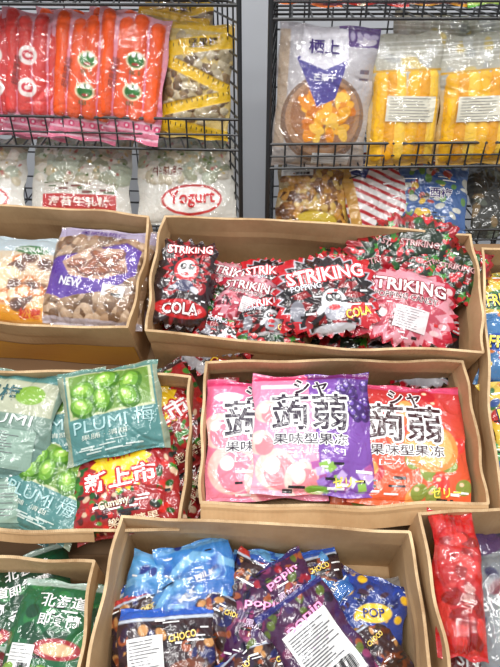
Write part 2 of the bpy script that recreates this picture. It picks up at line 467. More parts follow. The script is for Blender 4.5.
# ================= BAGS =================
WHITE=(236,236,236)
def konjac(seed, kind, M):
    b = Bag("konjac_jelly_bag", 0.185, 0.192, 0.022, 0.0013, seed, (240,176,196), ncr=8)
    if kind == 'mix':
        b.grad((236,166,188), (222,130,168))
        b.poly([(-0.1,1.1),(1.1,1.1),(1.1,-1.1),(0.15,-1.1)], (122,76,164))
        b.poly([(0.2,1.1),(1.1,1.1),(1.1,0.1)], (90,54,134))
        b.rect(-0.55, 0.92, 0.6, 0.05, (206,50,100)); b.rect(0.5, 0.93, 0.55, 0.05, (104,30,100))
        b.rect(-0.45, 0.74, 0.4, 0.04, (246,220,230))
        for (x, y, r) in ((-0.62,-0.62,0.32),(-0.2,-0.78,0.28),(-0.85,-0.2,0.2),(-0.75,0.3,0.2)):
            b.ell(x, y, r, r, (246,206,196)); b.ell(x+0.06, y-0.05, r*0.75, r*0.8, (234,140,150)); b.ell(x-0.05,y+0.06,r*0.4,r*0.45,(250,226,216))
        for i in range(34):
            x, y = b.rng.uniform(0.45, 0.98), b.rng.uniform(0.2, 0.8)
            b.ell(x, y, 0.085, 0.085, (56,26,94)); b.ell(x-0.02, y+0.02, 0.045, 0.045, (110,80,170)); b.ell(x-0.03, y+0.04, 0.015, 0.015, (220,210,240))
        for i in range(26):
            x, y = b.rng.uniform(0.0, 0.92), b.rng.uniform(-0.88, -0.5)
            b.rect(x, y, 0.07, 0.06, [(196,170,224),(160,120,204),(226,222,240),(140,184,80),(176,90,160)][i % 5], b.rng.uniform(0, 90))
        b.ell(0.05,-0.9,0.2,0.06,(120,170,60))
    elif kind == 'peach':
        b.grad((232,136,164), (216,100,142))
        for (x, y, r) in ((-0.55,-0.5,0.4),(0,-0.7,0.35),(-0.75,0.1,0.3)):
            b.ell(x, y, r, r, (246,196,190)); b.ell(x+0.06, y-0.05, r*0.75, r*0.8, (232,130,152)); b.ell(x-0.08, y+0.08, r*0.3, r*0.3, (250,226,220))
        b.rect(0, 0.92, 1.1, 0.06, (206,60,110)); b.ell(-0.6,0.66,0.25,0.08,WHITE)
    else:
        b.grad((222,96,54), (180,40,50))
        b.rect(0, 0.93, 1.1, 0.06, (206,70,110))
        for i in range(30):
            x, y = b.rng.uniform(-0.9, 0.9), b.rng.uniform(-0.9, 0.8)
            c = [(214,60,54),(236,156,84),(180,30,44),(226,110,66),(130,146,66)][i % 5]
            b.ell(x, y, 0.15, 0.12, c, i*20); b.ell(x-0.04, y+0.04, 0.04, 0.03, (246,206,170))
        b.ell(0.35, -0.1, 0.45, 0.4, (226,136,66)); b.ell(0.35, -0.1, 0.36, 0.32, (236,172,104))
    o = (36,16,44) if kind != 'red' else (54,12,22)
    b.text("シャ", -0.02, 0.72, 0.28, o, 0.16, 0, 0.02, WHITE, 0.06)
    b.text("蒟蒻", -0.05, 0.28, 0.62, o, 0.32, 0, 0.012, WHITE, 0.055)
    b.text("果味型果冻", -0.05, -0.165, 0.60, o, 0.09, 0, 0.012, WHITE, 0.08)
    b.text("[こんにゃく]", 0.0, -0.36, 0.5, WHITE, 0.055, 0, 0.008)
    b.text("ゼリー", 0.55, -0.78, 0.25, (250,230,90), 0.08, 5, 0.015)
    b.tiny(10, box=(-0.9, 0.9, -0.95, -0.45), w=0.12)
    b.build(M)
konjac(1, 'peach', PL(0.022, 0.222, 0.868, 1, 0, 2))
konjac(2, 'red', PL(0.243, 0.214, 0.862, -3, 0, 0))
konjac(4, 'red', PL(0.21, 0.214, 0.895, 2, 0, 0))
konjac(3, 'mix', PL(0.095, 0.226, 0.845, -1, 0, 1))

def popping(seed, M, kind='main', W=0.19, H=0.155):
    b = Bag("popping_candy_bag", W, H, 0.018, 0.0013, seed, (30,20,26), seal=0.05, spiky=0.07, nsp=26, wr=0.0020, ncr=18)
    bk = ((226,226,230),(30,20,26),(200,40,50))
    if kind == 'main':
        b.ell(0, 0, 1.5, 1.3, (182,18,34)); b.star(0, 0, 1.02, 26, 0.86, (176,176,186), 0, 0.82); b.star(0, 0, 0.98, 26, 0.84, (22,12,18), 0, 0.82)
        b.star(0, -0.1, 0.75, 14, 0.6, (130,8,20), 0, 0.9); b.star(0, -0.2, 0.5, 12, 0.6, (30,10,18))
        b.confetti(30, [(80,8,18),(40,8,14),(150,24,34),(16,10,16)], 0.08, (-0.85,0.85,-0.9,0.3))
        b.ell(0.12, -0.3, 0.25, 0.30, (222,222,228)); b.ell(0.12, -0.5, 0.2, 0.16, (160,160,170))
        b.ell(0.04, -0.15, 0.08, 0.09, (20,20,20)); b.ell(0.20, -0.15, 0.08, 0.09, (20,20,20))
        b.ell(0.04, -0.12, 0.035, 0.035, WHITE); b.ell(0.20, -0.12, 0.035, 0.035, WHITE); b.ell(0.12, -0.38, 0.11, 0.06, (190,30,40))
        b.ell(-0.15, -0.45, 0.1, 0.06, (210,210,216), 40); b.ell(0.42, -0.4, 0.1, 0.06, (210,210,216), -40)
        b.ell(0.12, -0.86, 0.4, 0.08, (190,190,196)); b.ell(-0.6, -0.45, 0.14, 0.2, (130,130,140)); b.ell(0.62,-0.5,0.22,0.16,(190,30,30))
        b.text("STRIKING", 0, 0.44, 0.76, (232,232,238), 0.14, 7, 0.02, (206,24,40), 0.07)
        b.text("POPPING", -0.40, 0.12, 0.30, (210,210,220), 0.06, 8, 0.02, (30,20,30), 0.05)
        b.text("COLA", 0.55, -0.55, 0.24, (250,210,60), 0.09, 10, 0.02, (150,20,30), 0.07)
        b.tiny(14, bk, (-0.8, 0.8, -0.8, 0.1), 0.08)
    elif kind == 'pink':
        b.ell(0, 0, 1.5, 1.4, (176,28,54)); b.star(0, 0, 1.02, 26, 0.84, (208,142,156), 0, 0.84)
        b.star(0, -0.1, 0.8, 16, 0.7, (176,66,84), 0, 0.8); b.confetti(30, [(212,156,164),(150,36,54),(220,186,188),(96,20,38)], 0.09)
        b.text("STRIKING", 0, 0.43, 0.76, WHITE, 0.14, -4, 0.02, (136,14,34), 0.07)
        b.text("POPPING CANDY", 0, 0.14, 0.6, (60,20,30), 0.06, -4, 0.01, (230,205,205), 0.06)
        b.label(0.1, -0.38, 0.32, 0.22, -8, 8, bar=False, bg=(214,204,206))
        b.text("TK", -0.6, -0.3, 0.16, (40,20,30), 0.1, 0, 0.02); b.tiny(10, bk, (-0.8, 0.8, -0.9, 0.0), 0.08)
    elif kind == 'berry':
        b.ell(0, 0, 1.4, 1.3, (146,12,26)); b.star(0, 0, 0.98, 24, 0.75, (16,36,18), 0, 0.84)
        for i in range(60):
            x, y = b.rng.uniform(-0.95, 0.95), b.rng.uniform(-0.95, 0.95)
            c = [(190,16,34),(22,80,32),(190,34,48),(14,22,14),(110,8,18)][i % 5]
            b.ell(x, y, 0.11, 0.08, c, i*33)
            if i % 5 == 0: b.star(x, y+0.1, 0.12, 5, 0.4, (50,124,40))
            if i % 5 == 2: b.ell(x-0.02, y+0.03, 0.03, 0.02, (240,190,190))
        b.text("STRIKING", 0, 0.1, 0.5, (196,156,156), 0.08, 3, 0.01, (110,10,24), 0.05); b.tiny(10, bk, (-0.8, 0.8, -0.8, 0.8), 0.08)
    else:
        b.ell(0, 0, 1.4, 2, (34,14,20)); b.confetti(40, [(120,16,26),(20,12,18),(60,18,26),(150,30,40)], 0.16)
        b.star(0, 0.25, 0.8, 14, 0.7, (150,14,28)); b.star(0, 0.25, 0.62, 14, 0.7, (20,12,18))
        b.ell(0, 0.25, 0.4, 0.45, (180,24,34)); b.ell(0, 0.27, 0.3, 0.32, (216,212,212)); b.ell(-0.12, 0.32, 0.1, 0.12, (20,16,20)); b.ell(0.14, 0.32, 0.1, 0.12, (20,16,20))
        b.ell(-0.1, 0.34, 0.04, 0.04, WHITE); b.ell(0.16, 0.34, 0.04, 0.04, WHITE)
        b.ell(0, 0.14, 0.16, 0.06, (170,20,30)); b.ell(0, -0.12, 0.3, 0.2, (60,60,90)); b.ell(-0.35,-0.2,0.15,0.09,(190,190,200),30); b.ell(0.35,-0.2,0.15,0.09,(190,190,200),-30)
        b.ell(0, -0.62, 0.85, 0.3, (186,20,30))
        b.text("STRIKING", 0, 0.74, 0.72, WHITE, 0.14, 5, 0.02, (190,24,40), 0.07)
        b.text("COLA", 0, -0.62, 0.56, WHITE, 0.18, 5, 0.02, (120,10,20), 0.07); b.tiny(8, bk, (-0.7, 0.7, -0.4, 0.6), 0.1)
    b.build(M)
popping(10, PL(0.00, 0.44, 0.915, 10), 'pink')
popping(11, PL(0.20, 0.46, 0.92, 4), 'berry')
popping(12, PL(-0.06, 0.42, 0.91, -40), 'main')
popping(13, PL(0.30, 0.40, 0.91, -10), 'main')
popping(14, PL(0.295, 0.555, 0.832, -14, 30), 'berry', 0.13, 0.115)
popping(15, PL(0.235, 0.538, 0.858, 12, 16), 'berry', 0.13, 0.11)
popping(24, PL(0.262, 0.557, 0.848, -30, 22), 'berry', 0.12, 0.10)
popping(29, PL(0.325, 0.53, 0.845, 26, 22), 'berry', 0.12, 0.10)
popping(16, PL(0.355, 0.508, 0.842, -20, 16), 'berry', 0.12, 0.11)
popping(30, PL(0.17, 0.52, 0.872, -14, 10), 'berry', 0.12, 0.10)
popping(17, PL(-0.03, 0.50, 0.880, -14, 6), 'pink', 0.13, 0.10)
popping(18, PL(0.035, 0.50, 0.872, -8, 6), 'main', 0.12, 0.10)
popping(19, PL(-0.035, 0.41, 0.872, -20, -4), 'main', 0.12, 0.09)
popping(27, PL(0.03, 0.41, 0.865, 12, -4), 'berry', 0.12, 0.09)
popping(31, PL(-0.045, 0.452, 0.866, -34, 2), 'berry', 0.11, 0.09)
popping(20, PL(0.0, 0.460, 0.858, -10, 0), 'pink', 0.125, 0.095)
popping(32, PL(0.03, 0.43, 0.856, -2, 0), 'main', 0.11, 0.085)
popping(21, PL(-0.112, 0.484, 0.835, -8, 10, 8), 'cola', 0.105, 0.16)
popping(22, PL(0.260, 0.442, 0.842, -8, 6), 'pink', 0.175, 0.145)
popping(23, PL(0.127, 0.455, 0.824, 4, 6), 'main', 0.172, 0.14)

# ---- nuts bags
b = Bag("walnut_snack_bag", 0.175, 0.19, 0.028, 0.0013, 31, (176,160,150), mat=CLEAR)
b.blobs(260, (-0.95,0.95,-0.9,0.66), 0.10, [(140,110,84),(166,136,108),(112,84,62),(186,160,134)], 0.65, 1.2)
b.rect(0, 0.86, 1.1, 0.14, (170,160,186)); b.rect(0,-0.92,1.1,0.06,(180,172,180))
b.poly([(-0.95,0.2),(-0.5,0.3),(0.5,0.62),(0.8,0.5),(0.75,0.0),(0.3,-0.35),(-0.6,-0.55),(-0.95,-0.45)], (86,50,150), True)
b.poly([(-0.7,0.15),(-0.2,0.45),(0.45,0.5),(0.6,0.05),(0.1,-0.15),(-0.5,-0.12)], (186,150,126), True)
for (x, y, r) in ((-0.4,0.12,20),(0.0,0.3,-30),(0.35,0.32,40),(0.1,0.02,10),(-0.1,0.12,60),(0.38,0.1,-20),(-0.2,-0.02,-10),(0.2,0.2,0)):
    b.ell(x, y, 0.2, 0.1, (96,46,24), r); b.ell(x, y+0.02, 0.15, 0.06, (146,80,44), r)
b.label(0.4, -0.36, 0.22, 0.12, -4, 3, bar=True, eps=0.006); b.text("美國核桃仁", 0.0, 0.78, 0.45, (80,50,130), 0.06, eps=0.004)
b.text("NEW", -0.45, -0.25, 0.22, WHITE, 0.08, -10, 0.02, eps=0.004)
b.build(PL(-0.262, 0.502, 0.845, -5, 6))
b = Bag("chocolate_truffle_bag", 0.19, 0.17, 0.026, 0.0014, 32, (214,196,150), mat=CLEAR)
b.grad((206,150,70), (190,186,170)); b.rect(0, 0.8, 1.1, 0.22, (170,184,190)); b.rect(0,-0.75,1.1,0.12,(216,150,40))
for i in range(40):
    x, y = b.rng.uniform(-0.6, 0.95), b.rng.uniform(-0.6, 0.45); c = [(102,60,36),(216,190,150),(130,84,54),(196,116,46)][i % 4]
    b.ell(x, y, 0.14, 0.12, c); b.ell(x, y, 0.08, 0.07, (228,212,180) if i % 2 else (76,40,24))
b.ell(0.45, 0.6, 0.3, 0.1, (50,110,50)); b.text("CHOCOLATE", 0.42, 0.6, 0.28, WHITE, 0.05); b.text("松露", 0.6, -0.75, 0.2, (200,40,30), 0.09)
b.build(PL(-0.425, 0.497, 0.85, -3, 5))
for i in range(3):
    b = Bag("walnut_snack_bag", 0.18, 0.18, 0.02, 0.003, 34+i, (130,110,130)); b.blobs(60, (-0.9,0.9,-0.9,0.9), 0.14, [(150,120,96),(122,92,70)])
    b.build(PL(-0.50+0.13*i, 0.51, 0.90, i*7, 0))

# ---- plum bags
TEAL=(76,126,124)
def plum(seed, M, W=0.16, H=0.17, back=False):
    b = Bag("dried_plum_bag", W, H, 0.02, 0.0013, seed, (128,140,120), mat=MATTE, ncr=20, wr=0.0018)
    if back:
        b.grad((96,130,124), (124,140,122))
        b.rect(0, 0.88, 1.1, 0.1, TEAL); b.rect(0, 0.45, 0.9, 0.34, (170,174,150)); b.ell(0.4, 0.5, 0.3, 0.2, (120,160,56))
        b.text("果梅", -0.2, 0.5, 0.4, (40,86,90), 0.17); b.text("PLUMI", 0, 0.02, 0.6, (216,222,220), 0.1, 0, 0.0)
        b.label(0.0, -0.5, 0.75, 0.36, 0, 12, bar=False, bg=(134,160,146))
    else:
        b.rect(0, 0.0, 0.9, 1.02, (150,146,116)); b.rect(0, -0.1, 0.88, 0.95, TEAL)
        b.rect(0, 0.4, 0.84, 0.46, (180,186,146)); b.rect(0, 0.93, 1.1, 0.06, (90,130,120)); b.rect(0, 0.4, 0.78, 0.41, (100,136,56))
        for i, (x, y) in enumerate(((-0.5,0.45),(-0.05,0.62),(0.42,0.5),(-0.15,0.22),(0.35,0.18),(-0.55,0.12))):
            b.ell(x, y, 0.27, 0.22, (56,106,22), i*30); b.ell(x-0.03, y+0.04, 0.22, 0.17, (98,150,44), i*30); b.ell(x-0.05, y+0.07, 0.13, 0.09, (146,188,80), i*30); b.ell(x-0.07, y+0.1, 0.05, 0.03, (216,230,170), i*30)
        b.text("PLUMI 梅", 0, -0.28, 0.78, (160,196,196), 0.16, 0, 0.0)
        b.text("果脯 · 清甜", -0.2, -0.52, 0.45, (200,210,198), 0.05, 0, 0.0)
        b.tiny(10, ((190,206,200),), (-0.6, 0.5, -0.85, -0.65), 0.2, 0.012)
    b.build(M)
plum(40, PL(-0.36, 0.16, 0.90, -10), back=False)
plum(41, PL(-0.20, 0.25, 0.90, 20), back=False)
plum(43, PL(-0.395, 0.165, 0.872, 2), back=True)
plum(42, PL(-0.30, 0.148, 0.866, -22), 0.14, 0.14)
plum(44, PL(-0.305, 0.260, 0.872, 8), 0.15, 0.15)
plum(45, PL(-0.380, 0.245, 0.85, -8, 4), back=True)
def newbag(seed, M, W=0.18, H=0.17):
    b = Bag("assorted_gummy_bag", W, H, 0.02, 0.0013, seed, (150,30,34), ncr=16)
    b.confetti(190, [(170,14,24),(24,80,28),(196,30,24),(210,180,150),(80,12,16),(60,126,44),(18,28,16)], 0.075)
    b.rect(0, 0.95, 1.1, 0.05, (60,40,40)); b.rect(0,-0.95,1.1,0.04,(150,40,40))
    b.star(0.0, 0.40, 0.58, 18, 0.8, (240,196,30)); b.text("NEW", 0.0, 0.55, 0.24, (206,30,30), 0.1, 0, 0.02)
    b.text("新上市", -0.05, 0.08, 0.66, WHITE, 0.18, 0, 0.02, (190,16,22), 0.09)
    b.text("Gummy", -0.2, -0.4, 0.28, (230,210,180), 0.09, 4, 0.02, (60,20,20), 0.05); b.text("樂趣糖果", 0.1, -0.75, 0.45, (230,210,180), 0.08, 0, 0.01)
    b.tiny(12, box=(-0.8,0.8,-0.7,-0.3), w=0.1)
    b.build(M)
newbag(50, PL(-0.145, 0.25, 0.90, 35)); newbag(52, PL(-0.15,0.17,0.93,70)); newbag(51, PL(-0.187, 0.152, 0.860, 12, 0, 0), 0.162, 0.15)
plum(46, PL(-0.21, 0.258, 0.833, 12, 4, 2), 0.155, 0.145)

# ---- front carton (15 deg)
def choco(seed, M, W=0.14, H=0.14, lab=True, top=(40,90,186)):
    b = Bag("chocolate_candy_bag", W, H, 0.022, 0.0013, seed, (50,32,38), ncr=20, wr=0.0024)
    b.confetti(70, [(84,40,24),(30,18,28),(150,74,40),(44,28,54),(190,136,80),(24,28,84)], 0.12, (-1,1,-0.9,0.7))
    b.rect(0, 0.90, 1.1, 0.12, top); b.rect(0, 0.74, 1.1, 0.03, (190,200,216)); b.rect(0,-0.93,1.1,0.08,(30,70,150))
    b.ell(0.4,-0.35,0.4,0.3,(110,52,26)); b.ell(0.4,-0.35,0.28,0.18,(44,22,16)); b.text("CHOCO", 0.35, 0.38, 0.28, (236,210,100), 0.07, 8, 0.02, (90,40,30), 0.05)
    b.tiny(14)
    if lab: b.label(-0.38, 0.0, 0.36, 0.42, 4, 9, bar=True)
    b.build(M)
def blue(seed, M, c=(56,136,206), W=0.12, H=0.12):
    b = Bag("blue_candy_bag", W, H, 0.02, 0.0015, seed, c, mat=CLEAR, ncr=20, wr=0.0026)
    b.grad((24,78,166), c); b.poly([(-1,0.2),(0,0.75),(1,0.3),(1,0.1),(0,0.5),(-1,0.0)], (120,180,222)); b.rect(0,0.9,1.1,0.07,(110,170,220))
    b.confetti(16, [(40,102,186),(100,164,212),(16,50,134)], 0.16)
    b.text("MILK", 0.2, 0.1, 0.26, WHITE, 0.07, 8, 0.02, (20,50,130), 0.05); b.tiny(10)
    b.ell(0.1,-0.65,0.25,0.1,(236,200,70)); b.ell(-0.4,-0.3,0.25,0.16,(220,224,230))
    b.build(M)
def currant(seed, M, lab=False, W=0.095, H=0.13, c0=(54,24,80)):
    b = Bag("blackcurrant_candy_bag", W, H, 0.02, 0.0013, seed, (64,28,66), ncr=20, wr=0.0024)
    b.confetti(80, [c0,(106,34,76),(26,18,44),(150,78,46),(84,100,40),(136,56,100)], 0.14)
    b.rect(0, 0.93, 1.1, 0.08, (40,40,110)); b.rect(0,-0.92,1.1,0.08,(50,24,70))
    b.text("popin", 0, 0.5, 0.55, (236,160,206), 0.14, 8, 0.02, (100,16,70), 0.05)
    b.text("黑加仑", 0, 0.1, 0.42, (226,200,226), 0.11, 0, 0.01); b.tiny(14)
    if lab: b.label(-0.02, -0.1, 0.66, 0.8, 4, 14, bar=True)
    b.build(M)
def yellow(seed, M):
    b = Bag("banana_candy_bag", 0.095, 0.11, 0.02, 0.0014, seed, (40,60,130), ncr=16, wr=0.0022)
    b.confetti(70, [(226,180,40),(30,64,160),(20,34,90),(60,40,60),(24,50,120)], 0.14); b.tiny(10); b.ell(0.1, 0.1, 0.5, 0.25, (226,190,60), 20); b.text("POP", 0.1, 0.1, 0.3, (30,40,110), 0.12, 20, 0.02)
    b.build(M)
choco(60, P15(-0.10, 0.06, 0.89, 10)); currant(61, P15(0.12, 0.08, 0.89, -30)); blue(62, P15(0.0, 0.18, 0.905, 20)); blue(63, P15(0.15, 0.2, 0.90, -10, 0, 0), (40,70,170))
choco(64, P15(0.06,0.22,0.895,-5), lab=False); currant(70, P15(-0.02,0.12,0.89,12)); currant(71, P15(0.0,0.20,0.885,0)); choco(75, P15(-0.14,0.2,0.89,30), lab=False)
currant(89, P15(0.13,0.22,0.885,40)); choco(92, P15(0.10,0.13,0.885,-20), 0.12, 0.12, False, (180,40,50))
blue(65, P15(-0.075, 0.248, 0.862, 14, 10), W=0.11, H=0.11); blue(66, P15(-0.13, 0.228, 0.870, -12, 6), (90,166,216), 0.11, 0.11)
blue(76, P15(-0.095, 0.215, 0.861, 34, 4), (80,146,206), 0.10, 0.09)
choco(96, P15(-0.15, 0.19, 0.868, 20, 2), 0.09, 0.09, False, (200,60,60))
blue(67, P15(0.03, 0.25, 0.878, -4, 10), (40,90,180), 0.11, 0.09); choco(77, P15(0.085, 0.245, 0.872, 14, 8), 0.11, 0.09, False)
choco(68, P15(-0.11, 0.145, 0.843, 5, 6), 0.125, 0.125)
choco(78, P15(-0.045, 0.19, 0.866, -24, 4), 0.095, 0.10, False, (170,40,50))
choco(69, P15(0.155, 0.155, 0.872, -70, 0, -8), 0.11, 0.11, False)
choco(93, P15(0.01, 0.235, 0.868, -30, 6), 0.10, 0.09, False, (180,50,40))
yellow(79, P15(0.168, 0.20, 0.864, -20, 8, -6)); choco(85, P15(0.165, 0.145, 0.86, 30, 0, -6), 0.09, 0.10, False, (200,150,40)); yellow(97, P15(0.158, 0.095, 0.855, 50, 0, -6))
currant(72, P15(0.012, 0.18, 0.856, -14, 6))
currant(86, P15(0.058, 0.225, 0.858, 28, 8), W=0.09, H=0.11, c0=(150,30,50))
blue(94, P15(0.115, 0.225, 0.866, 50, 4), (60,130,190), 0.09, 0.09)
choco(87, P15(-0.005, 0.11, 0.858, 40, 0), 0.11, 0.11, False)
choco(95, P15(0.035, 0.12, 0.85, 12, 2), 0.09, 0.12, False, (50,40,130))
currant(73, P15(0.092, 0.158, 0.835, 32, 6), True, 0.105, 0.145)

# ---- bottom left
def green(seed, M, c=(28,92,56)):
    b = Bag("dried_pea_snack_bag", 0.12, 0.16, 0.02, 0.0014, seed, c, ncr=16)
    b.confetti(30, [(26,94,54),(16,64,40),(40,114,60)], 0.2)
    b.rect(0, 0.93, 1.1, 0.08, (170,190,180)); b.text("北海道", 0.1, 0.64, 0.5, WHITE, 0.13, 0, 0.015)
    b.text("即食蘭", 0.1, 0.36, 0.45, WHITE, 0.12, 0, 0.015); b.ell(0.2, -0.05, 0.5, 0.2, (160,50,60)); b.ell(0.2, -0.05, 0.35, 0.12, (216,180,140))
    b.blobs(30, (-0.8,0.8,-0.9,-0.35), 0.12, [(100,150,44),(70,120,34),(130,170,70)], 0.3); b.label(-0.5, -0.2, 0.26, 0.24, 0, 5); b.tiny(8)
    b.build(M)
green(80, P15(-0.30, 0.12, 0.89, 10)); green(81, P15(-0.375, 0.175, 0.872, 10, 5), (24,70,44)); green(82, P15(-0.42,0.12,0.895,-10))
green(83, P15(-0.268, 0.163, 0.855, -6, 6)); green(84, P15(-0.39, 0.10, 0.862, -20), (90,24,30)); green(88, P15(-0.315, 0.215, 0.885, 24, 6), (20,60,40))

# ---- bottom right red bag
b = Bag("red_candy_tube_bag", 0.060, 0.18, 0.024, 0.0011, 90, (186,16,22), mat=CLEAR, wr=0.003, ncr=24)
for i in range(7):
    b.blobs(10, (-0.8,0.8,-0.9,0.8), 0.28, [(190,18,22),(146,10,14),(206,54,50)], 0.35, 1.3)
b.rect(0, 0.92, 1.1, 0.16, (196,40,40)); b.text("山楂條", 0.1, -0.3, 0.5, (226,180,170), 0.22, 78, 0.0, eps=0.006)
b.build(P15(0.273, 0.226, 0.776, -7, 4, 0))
for i, (x, y, r, c) in enumerate(((0.345,0.19,8,(120,124,128)),(0.30,0.12,-12,(110,40,40)),(0.35,0.25,-5,(80,56,100)),(0.29,0.2,20,(130,124,118)),(0.33,0.12,-15,(90,90,96)))):
    b = Bag("silver_snack_bag", 0.12, 0.16, 0.02, 0.0018, 91+i, c, mat=CLEAR)
    b.confetti(24, [c, (60,60,90), (150,150,156), (110,50,60)], 0.2); b.text("SNACK", 0, 0.2, 0.6, WHITE, 0.14); b.label(0, -0.5, 0.5, 0.3, 0, 5)
    b.build(P15(x, y, 0.82+0.018*i, r))
# ---- right box
for i, (x, y, h, r, c) in enumerate(((0.47,0.46,0.87,5,(200,170,60)),(0.452,0.36,0.855,-12,(60,110,160)),(0.445,0.25,0.85,6,(210,180,70)),(0.435,0.16,0.855,-4,(70,140,80)),(0.47,0.3,0.92,0,(190,60,50)),(0.46,0.42,0.91,10,(60,60,80)))):
    b = Bag("fruit_candy_bag", 0.15, 0.13, 0.02, 0.0015, 100+i, c)
    b.confetti(80, [(190,60,50),(216,180,60),(50,104,56),(50,80,140),(200,200,190),(200,116,50)], 0.11)
    k = ((60,110,60),(30,70,150),(170,40,40),(40,80,130))[i % 4]
    b.ell(-0.45,0.1,0.5,0.25,k); b.text("FRUIT", -0.45, 0.1, 0.36, (250,226,90), 0.15, 0, 0.02, (20,40,80), 0.06); b.tiny(14)
    b.build(PL(x, y, h, r, 5))

# ---- left rack: orange stick bags
def sticks(seed, x, rz, col=(228,86,32), y=1.10, z=-0.205, red=False):
    b = Bag("candy_stick_bag", 0.125, 0.215, 0.016, 0.0015, seed, (236,150,170), mat=CLEAR, seal=0.1)
    b.grad((222,116,146), (222,162,176))
    for i in range(4):
        xx = -0.66+0.44*i; b.stick(xx, -0.55, xx+b.rng.uniform(-.06,.06), 0.88-0.08*(i % 2), 0.2, col, 0.8)
    for yy in (-0.92, -0.8, -0.66): b.rect(0, yy, 1.1, 0.03, (236,190,206))
    for i in range(7): b.ell(-0.9+0.3*i, -0.73, 0.09, 0.09, (210,56,110)); b.ell(-0.9+0.3*i, -0.73, 0.04, 0.04, (240,210,220))
    if not red:
        for (cx, cy) in ((0.15, 0.28), (0.12, -0.2)):
            b.ell(cx, cy, 0.27, 0.24, (226,216,176)); b.ell(cx, cy, 0.22, 0.19, (30,116,36)); b.ell(cx-0.08, cy+0.08, 0.07, 0.07, WHITE); b.ell(cx+0.1, cy+0.08, 0.07, 0.07, WHITE); b.ell(cx, cy-0.06, 0.12, 0.04, (160,40,40))
            b.text("蛙蛙", cx, cy-0.18, 0.16, (60,90,40), 0.06, 0, 0.01, None, 0, 0.009)
    else:
        for cy in (0.3,-0.2): b.ell(-0.1, cy, 0.28, 0.25, (236,226,222)); b.ell(-0.1, cy, 0.16, 0.13, (200,40,60)); b.ell(-0.1, cy, 0.07, 0.06, (236,226,222))
    b.text("超長辣條", -0.42, 0.05, 0.4, (90,30,20), 0.11, 82, 0.0, None, 0, 0.010)
    b.build(PW(x, y, z, 16, rz))
sticks(110, -0.46, -6, (206,56,56), 1.13, red=True); sticks(111, -0.395, -8, (212,64,58), 1.12, red=True)
sticks(112, -0.30, -8); sticks(113, -0.215, -9, y=1.095); sticks(114, -0.34, -4, y=1.16); sticks(115, -0.24, -4, (214,80,30), y=1.16); sticks(116,-0.54,-5,(206,50,50),1.14,red=True)
def tapebag(seed, x, rz, y=1.12, z=-0.215):
    b = Bag("nut_cluster_bag", 0.13, 0.20, 0.02, 0.0015, seed, (206,180,110), mat=CLEAR)
    b.blobs(170, (-0.95,0.95,-0.9,0.75), 0.11, [(176,160,126),(136,110,76),(200,186,156),(110,86,60)], 0.5, 1.2)
    for (cy, r, w) in ((0.62, 12, 0.2), (0.12, -20, 0.15), (-0.35, 16, 0.15), (-0.85, -8, 0.2)):
        b.rect(0, cy, 1.4, w, (236,192,34), r, True)
        cr, sr = math.cos(R(r)), math.sin(R(r))
        for k in range(14):
            a = -1+k*0.15; b.patch(a*cr, cy+(a*sr+0.08)*b.W/b.H, 0.01, 0.045, (40,34,20), r, 0.0008, 2)
    b.rect(0, 0.92, 1.1, 0.1, (236,190,30)); b.text("坚果棒", 0.15, 0.66, 0.4, (60,40,20), 0.12, 8, 0.02, eps=0.004)
    b.build(PW(x, y, z, 14, rz))
tapebag(120, -0.155, -10, 1.15, -0.20); tapebag(121, -0.098, -5, 1.12); tapebag(122, -0.13, 2, 1.19, -0.17)
# upper shelf left
for i, (x, c) in enumerate(((-0.46,(216,80,110)),(-0.36,(176,180,176)),(-0.28,(220,190,60)),(-0.19,(190,190,190)),(-0.10,(236,200,40)))):
    b = Bag("snack_pouch", 0.12, 0.18, 0.02, 0.002, 130+i, c)
    b.confetti(20, [c, (226,226,220), (200,160,60)], 0.2); b.rect(0, -0.86, 1.1, 0.04, (230,230,230)); b.ell(0, 0, 0.6, 0.5, (190,50,40)); b.label(0.2, -0.6, 0.4, 0.15, 0, 4, bar=False)
    b.build(PW(x, 1.10, 0.012, 12, -4+i*2))
def yog(seed, x, rz, word, ry=True):
    b = Bag("yogurt_nougat_bag", 0.205, 0.19, 0.026, 0.0014, seed, (206,204,196), mat=CLEAR)
    b.blobs(130, (-0.9,0.9,-0.1,0.95), 0.10, [(216,210,196),(196,186,160),(180,188,168),(156,160,134)], 0.5, 1.6)
    b.confetti(40, [(100,124,70),(180,110,100),(200,176,120)], 0.04, (-0.9,0.9,0.0,0.8))
    if ry:
        b.ell(0.1, -0.5, 0.6, 0.3, (190,30,34), 0, True); b.ell(0.1, -0.5, 0.55, 0.25, (234,230,226), 0, True)
        b.text(word, 0.1, -0.5, 0.46, (206,20,30), 0.17, 0, 0.02, eps=0.003)
        b.text("牛轧糖", -0.35, 0.1, 0.3, (120,60,40), 0.1, 0, 0.02, (230,230,220), 0.05, eps=0.006)
    else:
        b.rect(0, -0.55, 0.72, 0.15, (186,40,40), 0, True); b.text(word, 0, -0.55, 0.6, (240,230,220), 0.09, 0, 0.02, eps=0.003)
        b.rect(0,-0.25,0.7,0.08,(196,190,180),0,True); b.tiny(12, ((120,60,50),(90,110,70)), (-0.6,0.6,-0.35,-0.15), 0.1)
    b.build(PW(x, 1.13, -0.405, 42, rz))
yog(140, -0.345, -1, "海苔牛轧糖", False); yog(141, -0.13, 2, "Yogurt"); yog(142, -0.56, 0, "Yogurt")

